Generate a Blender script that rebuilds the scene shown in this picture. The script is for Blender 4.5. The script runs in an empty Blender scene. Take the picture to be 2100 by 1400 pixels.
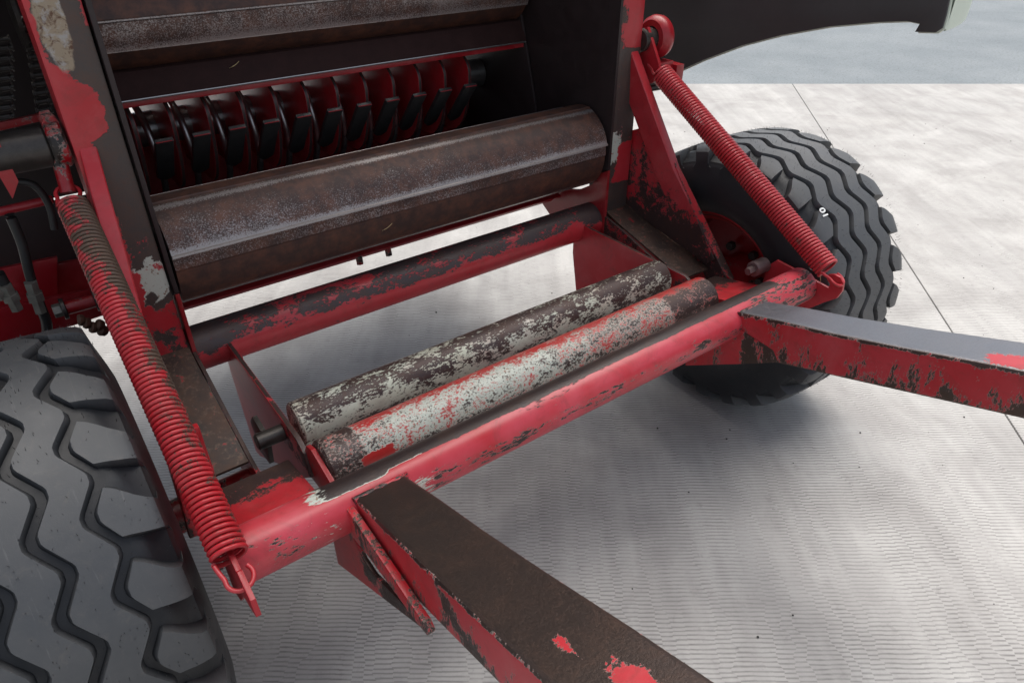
import bpy, bmesh, math, random
from mathutils import Vector, Matrix, noise as mnoise
from math import sin, cos, pi, radians, sqrt, atan2, degrees

# ------------------------------------------------------------------ camera
S = bpy.context.scene
FPX, CX, CY = 1440.0, 1050.0, 700.0            # focal length and centre in photo pixels
PITCH = math.atan(960.0 / FPX)
PSI = math.atan(2335.0 / (FPX / cos(PITCH)))
CAM = Vector((-0.815, 0.0, 1.4715))
FW = Vector((cos(PSI) * cos(PITCH), sin(PSI) * cos(PITCH), -sin(PITCH)))
RT = Vector((sin(PSI), -cos(PSI), 0.0))
DN = FW.cross(RT)
cd = bpy.data.cameras.new('camera'); cam = bpy.data.objects.new('camera', cd)
S.collection.objects.link(cam); S.camera = cam
cd.sensor_width = 36.0; cd.lens = FPX / 2100.0 * 36.0
cd.clip_start = 0.02; cd.clip_end = 600.0
m3 = Matrix((RT, -DN, -FW)).transposed()
cam.matrix_world = Matrix.Translation(CAM) @ m3.to_4x4()

# ------------------------------------------------------------------ light
SUN_EL, SUN_AZ = radians(70), radians(40)      # azimuth: angle from +X towards +Y
w = bpy.data.worlds.new('World'); S.world = w; w.use_nodes = True
nt = w.node_tree; bg = nt.nodes['Background']
sky = nt.nodes.new('ShaderNodeTexSky'); sky.sky_type = 'NISHITA'; sky.sun_disc = False
sky.sun_elevation = SUN_EL; sky.sun_rotation = radians(90) - SUN_AZ
sky.air_density = 1.0; sky.dust_density = 3.0; sky.ozone_density = 1.0
hs = nt.nodes.new('ShaderNodeHueSaturation'); hs.inputs['Saturation'].default_value = 0.5   # thin cloud: a greyer sky
nt.links.new(sky.outputs[0], hs.inputs['Color']); nt.links.new(hs.outputs[0], bg.inputs[0]); bg.inputs[1].default_value = 0.072
sd = bpy.data.lights.new('sun', 'SUN'); sun = bpy.data.objects.new('sun', sd)
S.collection.objects.link(sun)
sd.energy = 1.5; sd.angle = radians(60); sd.color = (1.0, 0.95, 0.88)
sdir = Vector((cos(SUN_EL) * cos(SUN_AZ), cos(SUN_EL) * sin(SUN_AZ), sin(SUN_EL)))
sun.rotation_euler = sdir.to_track_quat('Z', 'Y').to_euler()
sun.location = (4, 2, 6)
vs = S.view_settings
vs.view_transform = 'Standard'; vs.look = 'None'; vs.gamma = 1.0; vs.use_curve_mapping = False
vs.exposure = 1.45

random.seed(7)


def at(u, v, X=None, Y=None, Z=None):
    d = FW * FPX + RT * (u - CX) + DN * (v - CY)
    for i, k in enumerate((X, Y, Z)):
        if k is not None:
            return CAM + d * ((k - CAM[i]) / d[i])


def yz(u, v, X):
    p = at(u, v, X=X)
    return (p.y, p.z)


# ------------------------------------------------------------------ materials
def mat(name):
    m = bpy.data.materials.new(name); m.use_nodes = True
    t = m.node_tree
    return m, t, t.nodes['Principled BSDF']


def nd(t, typ, **kw):
    n = t.nodes.new(typ)
    for k, v in kw.items():
        setattr(n, k, v)
    return n


def lk(t, a, b):
    t.links.new(a, b)


def coords(t, scale=(1, 1, 1), rot=(0, 0, 0)):
    tc = nd(t, 'ShaderNodeTexCoord'); mp = nd(t, 'ShaderNodeMapping')
    mp.inputs['Scale'].default_value = scale; mp.inputs['Rotation'].default_value = rot
    lk(t, tc.outputs['Object'], mp.inputs['Vector'])
    return mp.outputs[0]


def noise(t, vec, scale, detail=6, rough=0.6, dist=0.0):
    n = nd(t, 'ShaderNodeTexNoise'); n.inputs['Scale'].default_value = scale
    n.inputs['Detail'].default_value = detail; n.inputs['Roughness'].default_value = rough
    n.inputs['Distortion'].default_value = dist
    lk(t, vec, n.inputs['Vector'])
    return n.outputs['Fac']


def math_(t, op, a, b=None, c=None, clamp=False):
    n = nd(t, 'ShaderNodeMath', operation=op); n.use_clamp = clamp
    for i, x in enumerate((a, b, c)):
        if x is None:
            continue
        if isinstance(x, (int, float)):
            n.inputs[i].default_value = x
        else:
            lk(t, x, n.inputs[i])
    return n.outputs[0]


def ramp(t, fac, lo, hi, a=0.0, b=1.0):
    n = nd(t, 'ShaderNodeMapRange'); n.clamp = True
    for nm, x in (('Value', fac), ('From Min', lo), ('From Max', hi), ('To Min', a), ('To Max', b)):
        if isinstance(x, (int, float)):
            n.inputs[nm].default_value = x
        else:
            lk(t, x, n.inputs[nm])
    return n.outputs[0]


def mix(t, fac, a, b):
    n = nd(t, 'ShaderNodeMix', data_type='RGBA')
    if isinstance(fac, (int, float)):
        n.inputs[0].default_value = fac
    else:
        lk(t, fac, n.inputs[0])
    for i, x in ((6, a), (7, b)):
        if isinstance(x, tuple):
            n.inputs[i].default_value = (*x, 1)
        else:
            lk(t, x, n.inputs[i])
    return n.outputs[2]


def bump(t, h, strength, dist, base=None):
    n = nd(t, 'ShaderNodeBump'); n.inputs['Strength'].default_value = strength
    n.inputs['Distance'].default_value = dist
    lk(t, h, n.inputs['Height'])
    if base is not None:
        lk(t, base, n.inputs['Normal'])
    return n.outputs[0]


RED = (0.42, 0.012, 0.019)
RED2 = (0.46, 0.038, 0.048)
BARE = (0.050, 0.032, 0.031)
RUST = (0.110, 0.052, 0.030)
CREAM = (0.50, 0.53, 0.46)


def paint(name, scale=28, amp=1.0, stretch=(1, 1, 1), cream=0.02, rust=0.35, fine=0.35,
          red=RED, red2=RED2, bare=BARE, rustc=RUST, rough=0.33, brough=0.42, soft=0.03, bmetal=0.25):
    """red paint over a cream undercoat over bare brown steel; the vertex values 'wear' and
    'cream' say how far each spot is worn through"""
    m, t, b = mat(name)
    v = coords(t, stretch); v0 = coords(t)
    aw = nd(t, 'ShaderNodeAttribute', attribute_name='wear_shade').outputs['Fac']
    ac = nd(t, 'ShaderNodeAttribute', attribute_name='cream').outputs['Fac']
    n1 = noise(t, v, scale, 8, 0.62, 0.3)
    n2 = noise(t, v, scale * 7, 4, 0.7)
    s = math_(t, 'MULTIPLY_ADD', math_(t, 'SUBTRACT', n1, 0.5), amp, aw)
    s = math_(t, 'MULTIPLY_ADD', math_(t, 'SUBTRACT', n2, 0.5), amp * fine, s)
    worn = ramp(t, s, 0.5 - soft, 0.5 + soft)
    c2 = math_(t, 'ADD', math_(t, 'ADD', ac, 0.5 + cream), 0.0)
    through = ramp(t, math_(t, 'SUBTRACT', s, c2), -soft, soft)
    fade = noise(t, v0, 5, 4, 0.6)
    redc = mix(t, ramp(t, fade, 0.35, 0.7), red, red2)
    faded = noise(t, v, 11, 6, 0.7, 0.5)
    redc = mix(t, ramp(t, faded, 0.50, 0.72, 0, 0.4), redc, (0.47, 0.10, 0.10))
    grime = noise(t, v0, 17, 8, 0.78, 1.0)
    redc = mix(t, ramp(t, grime, 0.50, 0.74, 0, 0.55), redc, (0.15, 0.030, 0.024))
    dust = noise(t, v0, 190, 3, 0.7)
    redc = mix(t, ramp(t, dust, 0.66, 0.78, 0, 0.5), redc, (0.16, 0.03, 0.03))
    rn = noise(t, v0, 22, 7, 0.72, 0.6)
    rf = noise(t, v0, 260, 3, 0.7)
    rmask = math_(t, 'MULTIPLY', ramp(t, math_(t, 'MULTIPLY_ADD', rf, 0.5, rn), 0.66, 0.92), rust, clamp=True)
    barec = mix(t, rmask, bare, rustc)
    ar = nd(t, 'ShaderNodeAttribute', attribute_name='rust').outputs['Fac']  # positive: rust patch; negative: painted sky reflection
    sky_tint = math_(t, 'MULTIPLY', ar, -1.0, clamp=True)
    barec = mix(t, math_(t, 'MULTIPLY', sky_tint, 0.8), barec, (0.20, 0.21, 0.235))  # bluish sky reflection put into the bare steel colour
    cn = noise(t, v0, 120, 5, 0.7)
    creamc = mix(t, ramp(t, cn, 0.57, 0.66), CREAM, (0.20, 0.11, 0.06))
    col = mix(t, through, mix(t, worn, redc, creamc), barec)
    pn = noise(t, v0, 60, 7, 0.75, 0.8)
    pcol = mix(t, ramp(t, pn, 0.38, 0.5), (0.10, 0.045, 0.025), (0.30, 0.24, 0.17))
    pcol = mix(t, ramp(t, noise(t, v0, 38, 6, 0.7, 0.4), 0.52, 0.62, 0, 0.8), pcol, (0.36, 0.35, 0.34))
    pm = ramp(t, math_(t, 'MULTIPLY_ADD', math_(t, 'SUBTRACT', n1, 0.5), 0.6, ar), 0.42, 0.5)
    col = mix(t, pm, col, pcol)
    lk(t, col, b.inputs['Base Color'])
    rr = math_(t, 'MULTIPLY_ADD', rmask, 0.35, brough)
    rr = math_(t, 'MULTIPLY_ADD', math_(t, 'SUBTRACT', rf, 0.5), 0.25, rr)
    r2 = math_(t, 'MULTIPLY_ADD', fade, 0.16, rough - 0.07)
    mixr = nd(t, 'ShaderNodeMix', data_type='FLOAT'); lk(t, worn, mixr.inputs[0])
    lk(t, r2, mixr.inputs[2]); lk(t, rr, mixr.inputs[3])
    lk(t, mixr.outputs[0], b.inputs['Roughness'])
    lk(t, math_(t, 'MULTIPLY', through, bmetal), b.inputs['Metallic'])
    h = math_(t, 'MULTIPLY_ADD', worn, -0.5, math_(t, 'MULTIPLY', through, -0.4))
    h = math_(t, 'MULTIPLY_ADD', math_(t, 'MULTIPLY', rf, through), 0.5, h)
    h = math_(t, 'MULTIPLY_ADD', fade, 0.6, h)
    lk(t, bump(t, h, 0.6, 0.0012), b.inputs['Normal'])
    return m


M = {}
M['frame'] = paint('worn red frame paint', 30, 1.0, cream=-0.03, fine=0.6)
M['tube'] = paint('worn red tube paint', 30, 1.7, (0.55, 1, 1), fine=0.7, cream=-0.03, bare=(0.062, 0.045, 0.045))
M['ramp'] = paint('scuffed red ramp paint', 30, 1.1, (0.28, 1, 1), fine=0.9, cream=0.0, red2=(0.55, 0.07, 0.10), bare=(0.030, 0.021, 0.021), rust=0.2)
M['boom'] = paint('scraped red boom paint', 30, 1.1, (1, 1, 0.4), cream=0.0, fine=0.7, bare=(0.088, 0.066, 0.058), bmetal=0.75, brough=0.36, rust=0.3)
M['rollerA'] = paint('flaked cream roller paint', 34, 1.5, (0.5, 1, 1), fine=1.0, red=(0.5, 0.52, 0.44), red2=(0.52, 0.54, 0.42), cream=0.0, brough=0.45)
M['rollerB'] = paint('worn red and cream roller paint', 34, 1.5, (0.7, 1, 1), fine=1.2, red=(0.42, 0.025, 0.024), red2=(0.44, 0.07, 0.06), soft=0.10)
M['spring'] = paint('red spring paint', 46, 1.3, cream=-0.03, fine=0.6, bare=(0.095, 0.062, 0.045), rustc=(0.14, 0.08, 0.05))
M['clean'] = paint('deep red paint', 30, 0.9, cream=0.0, fine=0.4, red=(0.30, 0.006, 0.012), red2=(0.34, 0.012, 0.02))
M['mach'] = paint('oily red paint', 18, 1.0, cream=0.0, fine=0.4, red=(0.26, 0.005, 0.010), red2=(0.28, 0.008, 0.012), bare=(0.02, 0.016, 0.014), rustc=(0.05, 0.03, 0.02))
M['post'] = paint('chipped red post paint', 24, 1.2, cream=-0.03, fine=0.6, bare=(0.066, 0.053, 0.049), rust=0.5, rustc=(0.12, 0.065, 0.045))


def plain(name, col, rough=0.5, metal=0.0, var=0.4, scale=30, col2=None, bs=0.3, bd=0.0006, spec=0.5):
    m, t, b = mat(name)
    v = coords(t)
    n = noise(t, v, scale, 6, 0.65); f = noise(t, v, scale * 9, 3, 0.7)
    c2 = col2 or tuple(min(1, c * (1 + 1.2 * var)) for c in col)
    lk(t, mix(t, ramp(t, math_(t, 'MULTIPLY_ADD', f, 0.4, n), 0.45, 0.95), col, c2), b.inputs['Base Color'])
    lk(t, math_(t, 'MULTIPLY_ADD', math_(t, 'SUBTRACT', n, 0.5), 0.3, rough, clamp=True), b.inputs['Roughness'])
    b.inputs['Metallic'].default_value = metal
    b.inputs['Specular IOR Level'].default_value = spec
    lk(t, bump(t, math_(t, 'MULTIPLY_ADD', f, 0.5, n), bs, bd), b.inputs['Normal'])
    return m


def roller_steel(name):
    """brown mill scale polished by straw, with a fine mottle"""
    m, t, b = mat(name)
    v = coords(t, (0.8, 1, 1)); v0 = coords(t)
    pol = nd(t, 'ShaderNodeAttribute', attribute_name='wear_shade').outputs['Fac']
    big = noise(t, v, 9, 5, 0.65); fine = noise(t, v0, 330, 3, 0.75); mid = noise(t, v0, 26, 5, 0.7)
    s = math_(t, 'MULTIPLY_ADD', math_(t, 'SUBTRACT', big, 0.5), 0.7, pol)
    s = math_(t, 'MULTIPLY_ADD', math_(t, 'SUBTRACT', fine, 0.5), 1.6, s)
    shine = ramp(t, s, 0.45, 0.75)
    base = mix(t, ramp(t, mid, 0.42, 0.72), (0.052, 0.026, 0.021), (0.140, 0.055, 0.032))
    lk(t, mix(t, shine, base, (0.34, 0.31, 0.30)), b.inputs['Base Color'])
    lk(t, ramp(t, shine, 0, 1, 0.1, 0.75), b.inputs['Metallic'])
    lk(t, ramp(t, shine, 0, 1, 0.52, 0.36), b.inputs['Roughness'])
    lk(t, bump(t, math_(t, 'MULTIPLY_ADD', mid, 0.8, fine), 0.35, 0.0008), b.inputs['Normal'])
    return m


M['drum'] = roller_steel('polished brown roller steel')
M['dark'] = plain('dark brown painted steel', (0.027, 0.013, 0.012), 0.7, 0.0, 0.5, spec=0.12)
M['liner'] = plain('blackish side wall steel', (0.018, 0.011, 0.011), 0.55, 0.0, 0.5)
M['finger'] = plain('blackened bar steel', (0.035, 0.035, 0.035), 0.36, 0.4, 0.5)
M['steel'] = plain('worn bright steel', (0.36, 0.35, 0.34), 0.32, 0.9, 0.2, 60)
M['oily'] = plain('oily dark steel', (0.035, 0.031, 0.028), 0.4, 0.5, 0.8, 50)
M['hose'] = plain('black rubber hose', (0.014, 0.014, 0.014), 0.5, 0, 0.6)
M['fitting'] = plain('dull zinc fitting', (0.15, 0.145, 0.125), 0.5, 0.5, 0.5, 60)
M['rusty'] = plain('rusted fastener', (0.085, 0.045, 0.03), 0.7, 0.1, 0.7, 80)
M['bush'] = plain('pinkish worn bushing steel', (0.14, 0.095, 0.09), 0.42, 0.4, 0.4, 50)
M['shield'] = plain('matt black shield inside', (0.046, 0.043, 0.043), 0.55, 0, 0.25, 6)
M['shieldout'] = plain('pale cream shield outside', (0.56, 0.62, 0.52), 0.4, 0, 0.08, 6)
M['white'] = plain('white marking paint', (0.75, 0.76, 0.74), 0.5, 0, 0.1, 80)
M['straw'] = plain('dry straw', (0.42, 0.32, 0.16), 0.7, 0, 0.3, 40)
M['speck'] = plain('dark grit', (0.03, 0.028, 0.026), 0.8, 0, 0.4, 60)


def rusty_plate(name):
    m, t, b = mat(name)
    v = coords(t)
    n1 = noise(t, v, 14, 7, 0.7, 0.5); n2 = noise(t, v, 110, 4, 0.75); n3 = noise(t, v, 40, 6, 0.7, 0.8)
    c = mix(t, ramp(t, n1, 0.38, 0.62), (0.034, 0.022, 0.019), (0.085, 0.045, 0.030))
    c = mix(t, ramp(t, math_(t, 'MULTIPLY_ADD', n3, 0.6, math_(t, 'MULTIPLY', n2, 0.6)), 0.62, 0.74, 0, 0.8), c, (0.15, 0.10, 0.07))
    c = mix(t, ramp(t, math_(t, 'MULTIPLY_ADD', n2, 0.25, n3), 0.76, 0.80), c, (0.34, 0.012, 0.022))
    lk(t, c, b.inputs['Base Color'])
    lk(t, ramp(t, n1, 0.3, 0.7, 0.42, 0.75), b.inputs['Roughness'])
    b.inputs['Metallic'].default_value = 0.15
    lk(t, bump(t, math_(t, 'MULTIPLY_ADD', n2, 0.6, n3), 0.5, 0.0012), b.inputs['Normal'])
    return m


M['rustplate'] = rusty_plate('rust caked plate')


def rubber():
    m, t, b = mat('black tyre rubber')
    v = coords(t)
    top = nd(t, 'ShaderNodeAttribute', attribute_name='wear_shade').outputs['Fac']
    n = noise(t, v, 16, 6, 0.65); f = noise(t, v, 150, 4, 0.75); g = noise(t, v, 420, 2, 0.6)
    base = mix(t, top, (0.0045, 0.0055, 0.008), (0.055, 0.058, 0.062))  # groove floors near black: their shade is put into the colour
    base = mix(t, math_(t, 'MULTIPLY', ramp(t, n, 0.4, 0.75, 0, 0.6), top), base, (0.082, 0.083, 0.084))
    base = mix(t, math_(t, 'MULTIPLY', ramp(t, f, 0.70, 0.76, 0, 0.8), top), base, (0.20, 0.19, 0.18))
    dirt = noise(t, v, 45, 7, 0.75, 0.6)
    base = mix(t, math_(t, 'MULTIPLY', ramp(t, dirt, 0.55, 0.78, 0, 0.6), math_(t, 'MULTIPLY_ADD', top, 0.85, 0.15)), base, (0.11, 0.10, 0.088))
    scr = nd(t, 'ShaderNodeMapping'); scr.inputs['Scale'].default_value = (160, 14, 14); lk(t, v, scr.inputs['Vector'])
    sc_ = noise(t, scr.outputs[0], 1.0, 4, 0.7)
    base = mix(t, math_(t, 'MULTIPLY', ramp(t, sc_, 0.62, 0.72, 0, 0.4), top), base, (0.13, 0.13, 0.13))
    lk(t, base, b.inputs['Base Color'])
    lk(t, ramp(t, n, 0.3, 0.7, 0.44, 0.6), b.inputs['Roughness'])
    lk(t, bump(t, math_(t, 'ADD', math_(t, 'MULTIPLY_ADD', f, 0.5, n), math_(t, 'MULTIPLY', g, 0.25)), 0.35, 0.001), b.inputs['Normal'])
    return m


M['rubber'] = rubber()


def concrete():
    m, t, b = mat('broomed concrete')
    ang = atan2(RT.y, RT.x)
    v = coords(t, (1, 1, 1), (0, 0, -ang))       # local x runs along the broom lines
    va = coords(t, (1.0, 1.0, 1.0))
    # ripple lines, broken up into short runs that jog from strip to strip
    sx = nd(t, 'ShaderNodeMapping'); sx.inputs['Scale'].default_value = (7, 30, 1); lk(t, v, sx.inputs['Vector'])
    warp = noise(t, sx.outputs[0], 1.0, 3, 0.6)
    big = noise(t, va, 1.1, 5, 0.55)
    sy = nd(t, 'ShaderNodeSeparateXYZ'); lk(t, v, sy.inputs[0])
    st = nd(t, 'ShaderNodeMapping'); st.inputs['Scale'].default_value = (26, 2.0, 1); lk(t, v, st.inputs['Vector'])
    strip = noise(t, st.outputs[0], 1.0, 2, 0.5)
    wob = noise(t, v, 9.0, 3, 0.6)
    cell = math_(t, 'FLOOR', math_(t, 'MULTIPLY_ADD', sy.outputs[0], 30.0, math_(t, 'MULTIPLY', wob, 3.0)))
    wn = nd(t, 'ShaderNodeTexWhiteNoise', noise_dimensions='1D'); lk(t, cell, wn.inputs['W'])
    ph = math_(t, 'MULTIPLY_ADD', sy.outputs[1], 86.0, math_(t, 'MULTIPLY_ADD', warp, 0.8, math_(t, 'MULTIPLY', wn.outputs['Value'], 0.75)))
    wv = math_(t, 'SINE', math_(t, 'MULTIPLY', ph, 2 * pi))
    wv = math_(t, 'MULTIPLY_ADD', wv, 0.5, 0.5)
    wv = math_(t, 'POWER', wv, 3.0)
    amp = ramp(t, math_(t, 'MULTIPLY_ADD', strip, 0.5, math_(t, 'MULTIPLY', noise(t, va, 2.6, 4, 0.6), 0.6)), 0.42, 0.72, 0.25, 1.0)
    lines = math_(t, 'MULTIPLY', wv, amp)
    fine = noise(t, va, 320, 4, 0.7)
    sb = nd(t, 'ShaderNodeMapping'); sb.inputs['Scale'].default_value = (5.0, 0.45, 1); lk(t, v, sb.inputs['Vector'])
    bands = noise(t, sb.outputs[0], 1.0, 5, 0.62)
    stain = noise(t, va, 3.4, 6, 0.62, 0.5)
    c = mix(t, ramp(t, bands, 0.34, 0.66), (0.355, 0.345, 0.332), (0.46, 0.45, 0.43))
    c = mix(t, ramp(t, stain, 0.34, 0.60, 0.55, 0.0), c, (0.25, 0.238, 0.23))
    c = mix(t, ramp(t, big, 0.58, 0.74, 0, 0.3), c, (0.44, 0.41, 0.375))
    spots = noise(t, va, 24, 7, 0.75, 0.4)
    c = mix(t, ramp(t, spots, 0.58, 0.70, 0, 0.5), c, (0.22, 0.21, 0.20))
    mot = noise(t, va, 70, 6, 0.8)
    c = mix(t, ramp(t, mot, 0.52, 0.70, 0, 0.35), c, (0.24, 0.232, 0.225))
    c = mix(t, ramp(t, fine, 0.56, 0.75, 0, 0.35), c, (0.20, 0.195, 0.19))
    c = mix(t, math_(t, 'MULTIPLY', lines, 0.9), c, (0.13, 0.125, 0.12))
    lk(t, c, b.inputs['Base Color'])
    lk(t, ramp(t, stain, 0.3, 0.7, 0.78, 0.55), b.inputs['Roughness'])
    b.inputs['Specular IOR Level'].default_value = 0.35
    h = math_(t, 'MULTIPLY_ADD', lines, -1.0, math_(t, 'MULTIPLY', fine, 0.35))
    lk(t, bump(t, h, 0.5, 0.0016), b.inputs['Normal'])
    return m


def asphalt():
    m, t, b = mat('weathered asphalt')
    v = coords(t)
    n = noise(t, v, 1.3, 5, 0.6); f = noise(t, v, 55, 5, 0.75); g = noise(t, v, 13, 5, 0.7)
    c = mix(t, ramp(t, n, 0.35, 0.7), (0.165, 0.19, 0.205), (0.22, 0.245, 0.258))
    c = mix(t, ramp(t, f, 0.52, 0.66, 0, 0.65), c, (0.07, 0.075, 0.08))
    c = mix(t, ramp(t, g, 0.62, 0.72, 0, 0.4), c, (0.10, 0.105, 0.11))
    lk(t, c, b.inputs['Base Color']); b.inputs['Roughness'].default_value = 0.8
    lk(t, bump(t, f, 0.8, 0.01), b.inputs['Normal'])
    return m


M['concrete'] = concrete(); M['asphalt'] = asphalt()
M['joint'] = plain('dirty joint filler', (0.20, 0.195, 0.185), 0.85, 0, 0.4, 40)

# ------------------------------------------------------------------ mesh helpers
ROOT_LOC = Vector((0, 1.2, 0))


def empty(name, loc, parent=None):
    o = bpy.data.objects.new(name, None); S.collection.objects.link(o)
    o.empty_display_size = 0.2
    o.parent = parent
    o.location = Vector(loc) - (world_of(parent) if parent else Vector((0, 0, 0)))
    return o


def world_of(o):
    p = Vector((0, 0, 0))
    while o is not None:
        p = p + o.location; o = o.parent
    return p


def densify(bm, maxlen):
    big = [f for f in bm.faces if len(f.verts) > 4]
    if big:
        bmesh.ops.triangulate(bm, faces=big)
    for _ in range(7):
        es = [e for e in bm.edges if e.calc_length() > maxlen]
        if not es:
            break
        bmesh.ops.subdivide_edges(bm, edges=es, cuts=1, use_grid_fill=True)
        big = [f for f in bm.faces if len(f.verts) > 4]
        if big:
            bmesh.ops.triangulate(bm, faces=big)
        if len(bm.verts) > 40000:
            break


def finish(name, bm, material, parent, wear_shade=None, smooth=35, dense=None, label=None):
    """bmesh in world coordinates -> one mesh object, child of parent; wear(co, n) -> wear or (wear, cream)"""
    if dense:
        densify(bm, dense)
    me = bpy.data.meshes.new(name)
    bmesh.ops.recalc_face_normals(bm, faces=bm.faces)
    bm.to_mesh(me); bm.free()
    for p in me.polygons:
        p.use_smooth = True
    me.set_sharp_from_angle(angle=radians(smooth))
    aw = me.attributes.new('wear_shade', 'FLOAT', 'POINT'); ac = me.attributes.new('cream', 'FLOAT', 'POINT')
    nv = len(me.vertices)
    ws = [0.0] * nv; cs = [0.0] * nv; rs = [0.0] * nv
    if wear_shade is not None:
        for i, vv in enumerate(me.vertices):
            r = wear_shade(vv.co, vv.normal) if callable(wear_shade) else wear_shade
            if isinstance(r, tuple):
                ws[i], cs[i] = r[:2]
                if len(r) > 2:
                    rs[i] = r[2]
            else:
                ws[i] = r
    aw.data.foreach_set('value', ws); ac.data.foreach_set('value', cs)
    if any(rs):
        me.attributes.new('rust', 'FLOAT', 'POINT').data.foreach_set('value', rs)
    me.materials.append(M[material] if isinstance(material, str) else material)
    o = bpy.data.objects.new(name, me); S.collection.objects.link(o)
    if parent is not None:
        o.parent = parent
        o.location = -world_of(parent)
    if label:
        o['label'] = label
    return o


def bevel(bm, w, seg=2, ang=30):
    if w <= 0:
        return
    es = [e for e in bm.edges if len(e.link_faces) == 2 and e.calc_face_angle(0) > radians(ang)]
    bmesh.ops.bevel(bm, geom=es, offset=w, segments=seg, affect='EDGES', profile=0.6, clamp_overlap=True)


def prism(bm, pts, x0, x1, bev=0.0):
    """polygon in the YZ plane, extruded along X"""
    a = [bm.verts.new((x0, p[0], p[1])) for p in pts]
    b = [bm.verts.new((x1, p[0], p[1])) for p in pts]
    n = len(pts)
    bm.faces.new(a); bm.faces.new(b[::-1])
    for i in range(n):
        j = (i + 1) % n
        bm.faces.new((a[j], a[i], b[i], b[j]))
    bmesh.ops.recalc_face_normals(bm, faces=bm.faces)
    bevel(bm, bev)


def plate(name, pts, x0, x1, material, parent, bev=0.0015, wear_shade=None, dense=0.03, label=None):
    bm = bmesh.new(); prism(bm, pts, x0, x1, bev)
    return finish(name, bm, material, parent, wear_shade, 35, dense, label)


def box(bm, lo, hi, bev=0.0, rot=None):
    vs = [bm.verts.new((x, y, z)) for x in (lo[0], hi[0]) for y in (lo[1], hi[1]) for z in (lo[2], hi[2])]
    for q in ((0, 1, 3, 2), (4, 6, 7, 5), (0, 4, 5, 1), (2, 3, 7, 6), (0, 2, 6, 4), (1, 5, 7, 3)):
        bm.faces.new([vs[i] for i in q])
    bmesh.ops.recalc_face_normals(bm, faces=bm.faces)
    bevel(bm, bev)


def hexa(bm, a, b, bev=0.0):
    """two quads (4 points each, same order) joined into a block"""
    va = [bm.verts.new(p) for p in a]; vb = [bm.verts.new(p) for p in b]
    bm.faces.new(va); bm.faces.new(vb[::-1])
    for i in range(4):
        j = (i + 1) % 4
        bm.faces.new((va[j], va[i], vb[i], vb[j]))
    bmesh.ops.recalc_face_normals(bm, faces=bm.faces)
    bevel(bm, bev)


def frame_of(d):
    d = d.normalized()
    u = d.cross(Vector((0, 0, 1)))
    if u.length < 1e-3:
        u = d.cross(Vector((0, 1, 0)))
    u.normalize(); v = u.cross(d)
    return u, v


def lathe(bm, p0, p1, prof, seg=32, dn=1):
    """revolve prof [(t, r)...] about the line p0->p1 (t is 0..1 along it)"""
    p0 = Vector(p0); p1 = Vector(p1); d = p1 - p0; u, v = frame_of(d)
    rings = []
    for t_, r in prof:
        c = p0 + d * t_
        if r < 1e-6:
            rings.append([bm.verts.new(c)])
        else:
            rings.append([bm.verts.new(c + (u * cos(2 * pi * k / seg) + v * sin(2 * pi * k / seg)) * r) for k in range(seg)])
    for A, B in zip(rings, rings[1:]):
        for k in range(seg):
            j = (k + 1) % seg
            if len(A) == 1 and len(B) > 1:
                bm.faces.new((A[0], B[k], B[j]))
            elif len(B) == 1 and len(A) > 1:
                bm.faces.new((A[k], B[0], A[j]))
            elif len(A) > 1 and len(B) > 1:
                bm.faces.new((A[k], B[k], B[j], A[j]))


def tube(name, p0, p1, r, material, parent, wear_shade=None, seg=40, n=40, bev=0.003, label=None, smooth=35):
    bm = bmesh.new(); L = (Vector(p1) - Vector(p0)).length; e = bev / L
    prof = [(0, 0), (0, r - bev), (e, r)] + [(e + (1 - 2 * e) * i / n, r) for i in range(1, n)] + [(1 - e, r), (1, r - bev), (1, 0)]
    lathe(bm, p0, p1, prof, seg)
    return finish(name, bm, material, parent, wear_shade, smooth, None, label)


def sweep(bm, path, r, seg=8, cap=True):
    """round bar along a list of points"""
    n = len(path); rings = []
    u = None
    for i, p in enumerate(path):
        d = (path[min(i + 1, n - 1)] - path[max(i - 1, 0)]).normalized()
        if u is None:
            u, v = frame_of(d)
        else:
            u = (u - d * u.dot(d)).normalized(); v = d.cross(u)
        rr = r(i / (n - 1)) if callable(r) else r
        rings.append([bm.verts.new(p + (u * cos(2 * pi * k / seg) + v * sin(2 * pi * k / seg)) * rr) for k in range(seg)])
    for A, B in zip(rings, rings[1:]):
        for k in range(seg):
            j = (k + 1) % seg
            bm.faces.new((A[k], B[k], B[j], A[j]))
    if cap:
        bm.faces.new(rings[0][::-1]); bm.faces.new(rings[-1])


def smooth_path(pts, n=8):
    pts = [Vector(p) for p in pts]; out = []
    for i in range(len(pts) - 1):
        p0 = pts[max(i - 1, 0)]; p1 = pts[i]; p2 = pts[i + 1]; p3 = pts[min(i + 2, len(pts) - 1)]
        for k in range(n):
            t_ = k / n
            out.append(0.5 * ((2 * p1) + (p2 - p0) * t_ + (2 * p0 - 5 * p1 + 4 * p2 - p3) * t_ ** 2 + (3 * p1 - p0 - 3 * p2 + p3) * t_ ** 3))
    out.append(pts[-1])
    return out


def sub(o, loc=(0, 0, 0), parent=None, name=None):
    """a linked copy (shares mesh data), moved by loc"""
    c = o.copy(); c.parent = parent or o.parent
    c.location = Vector(o.location) + Vector(loc)
    S.collection.objects.link(c)
    return c


def blob(co, c, r):
    """1 at c, 0 at distance r (ellipsoid radii)"""
    d = sqrt(sum(((co[i] - c[i]) / r[i]) ** 2 for i in range(3)))
    return max(0.0, 1.0 - d)


# ------------------------------------------------------------------ the ground
HD = Vector((cos(PSI), sin(PSI), 0))            # along the view, on the ground
edge_p = at(1500, 172, Z=0)                      # where the concrete meets the asphalt
edge_d = (edge_p - CAM).dot(HD)


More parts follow.
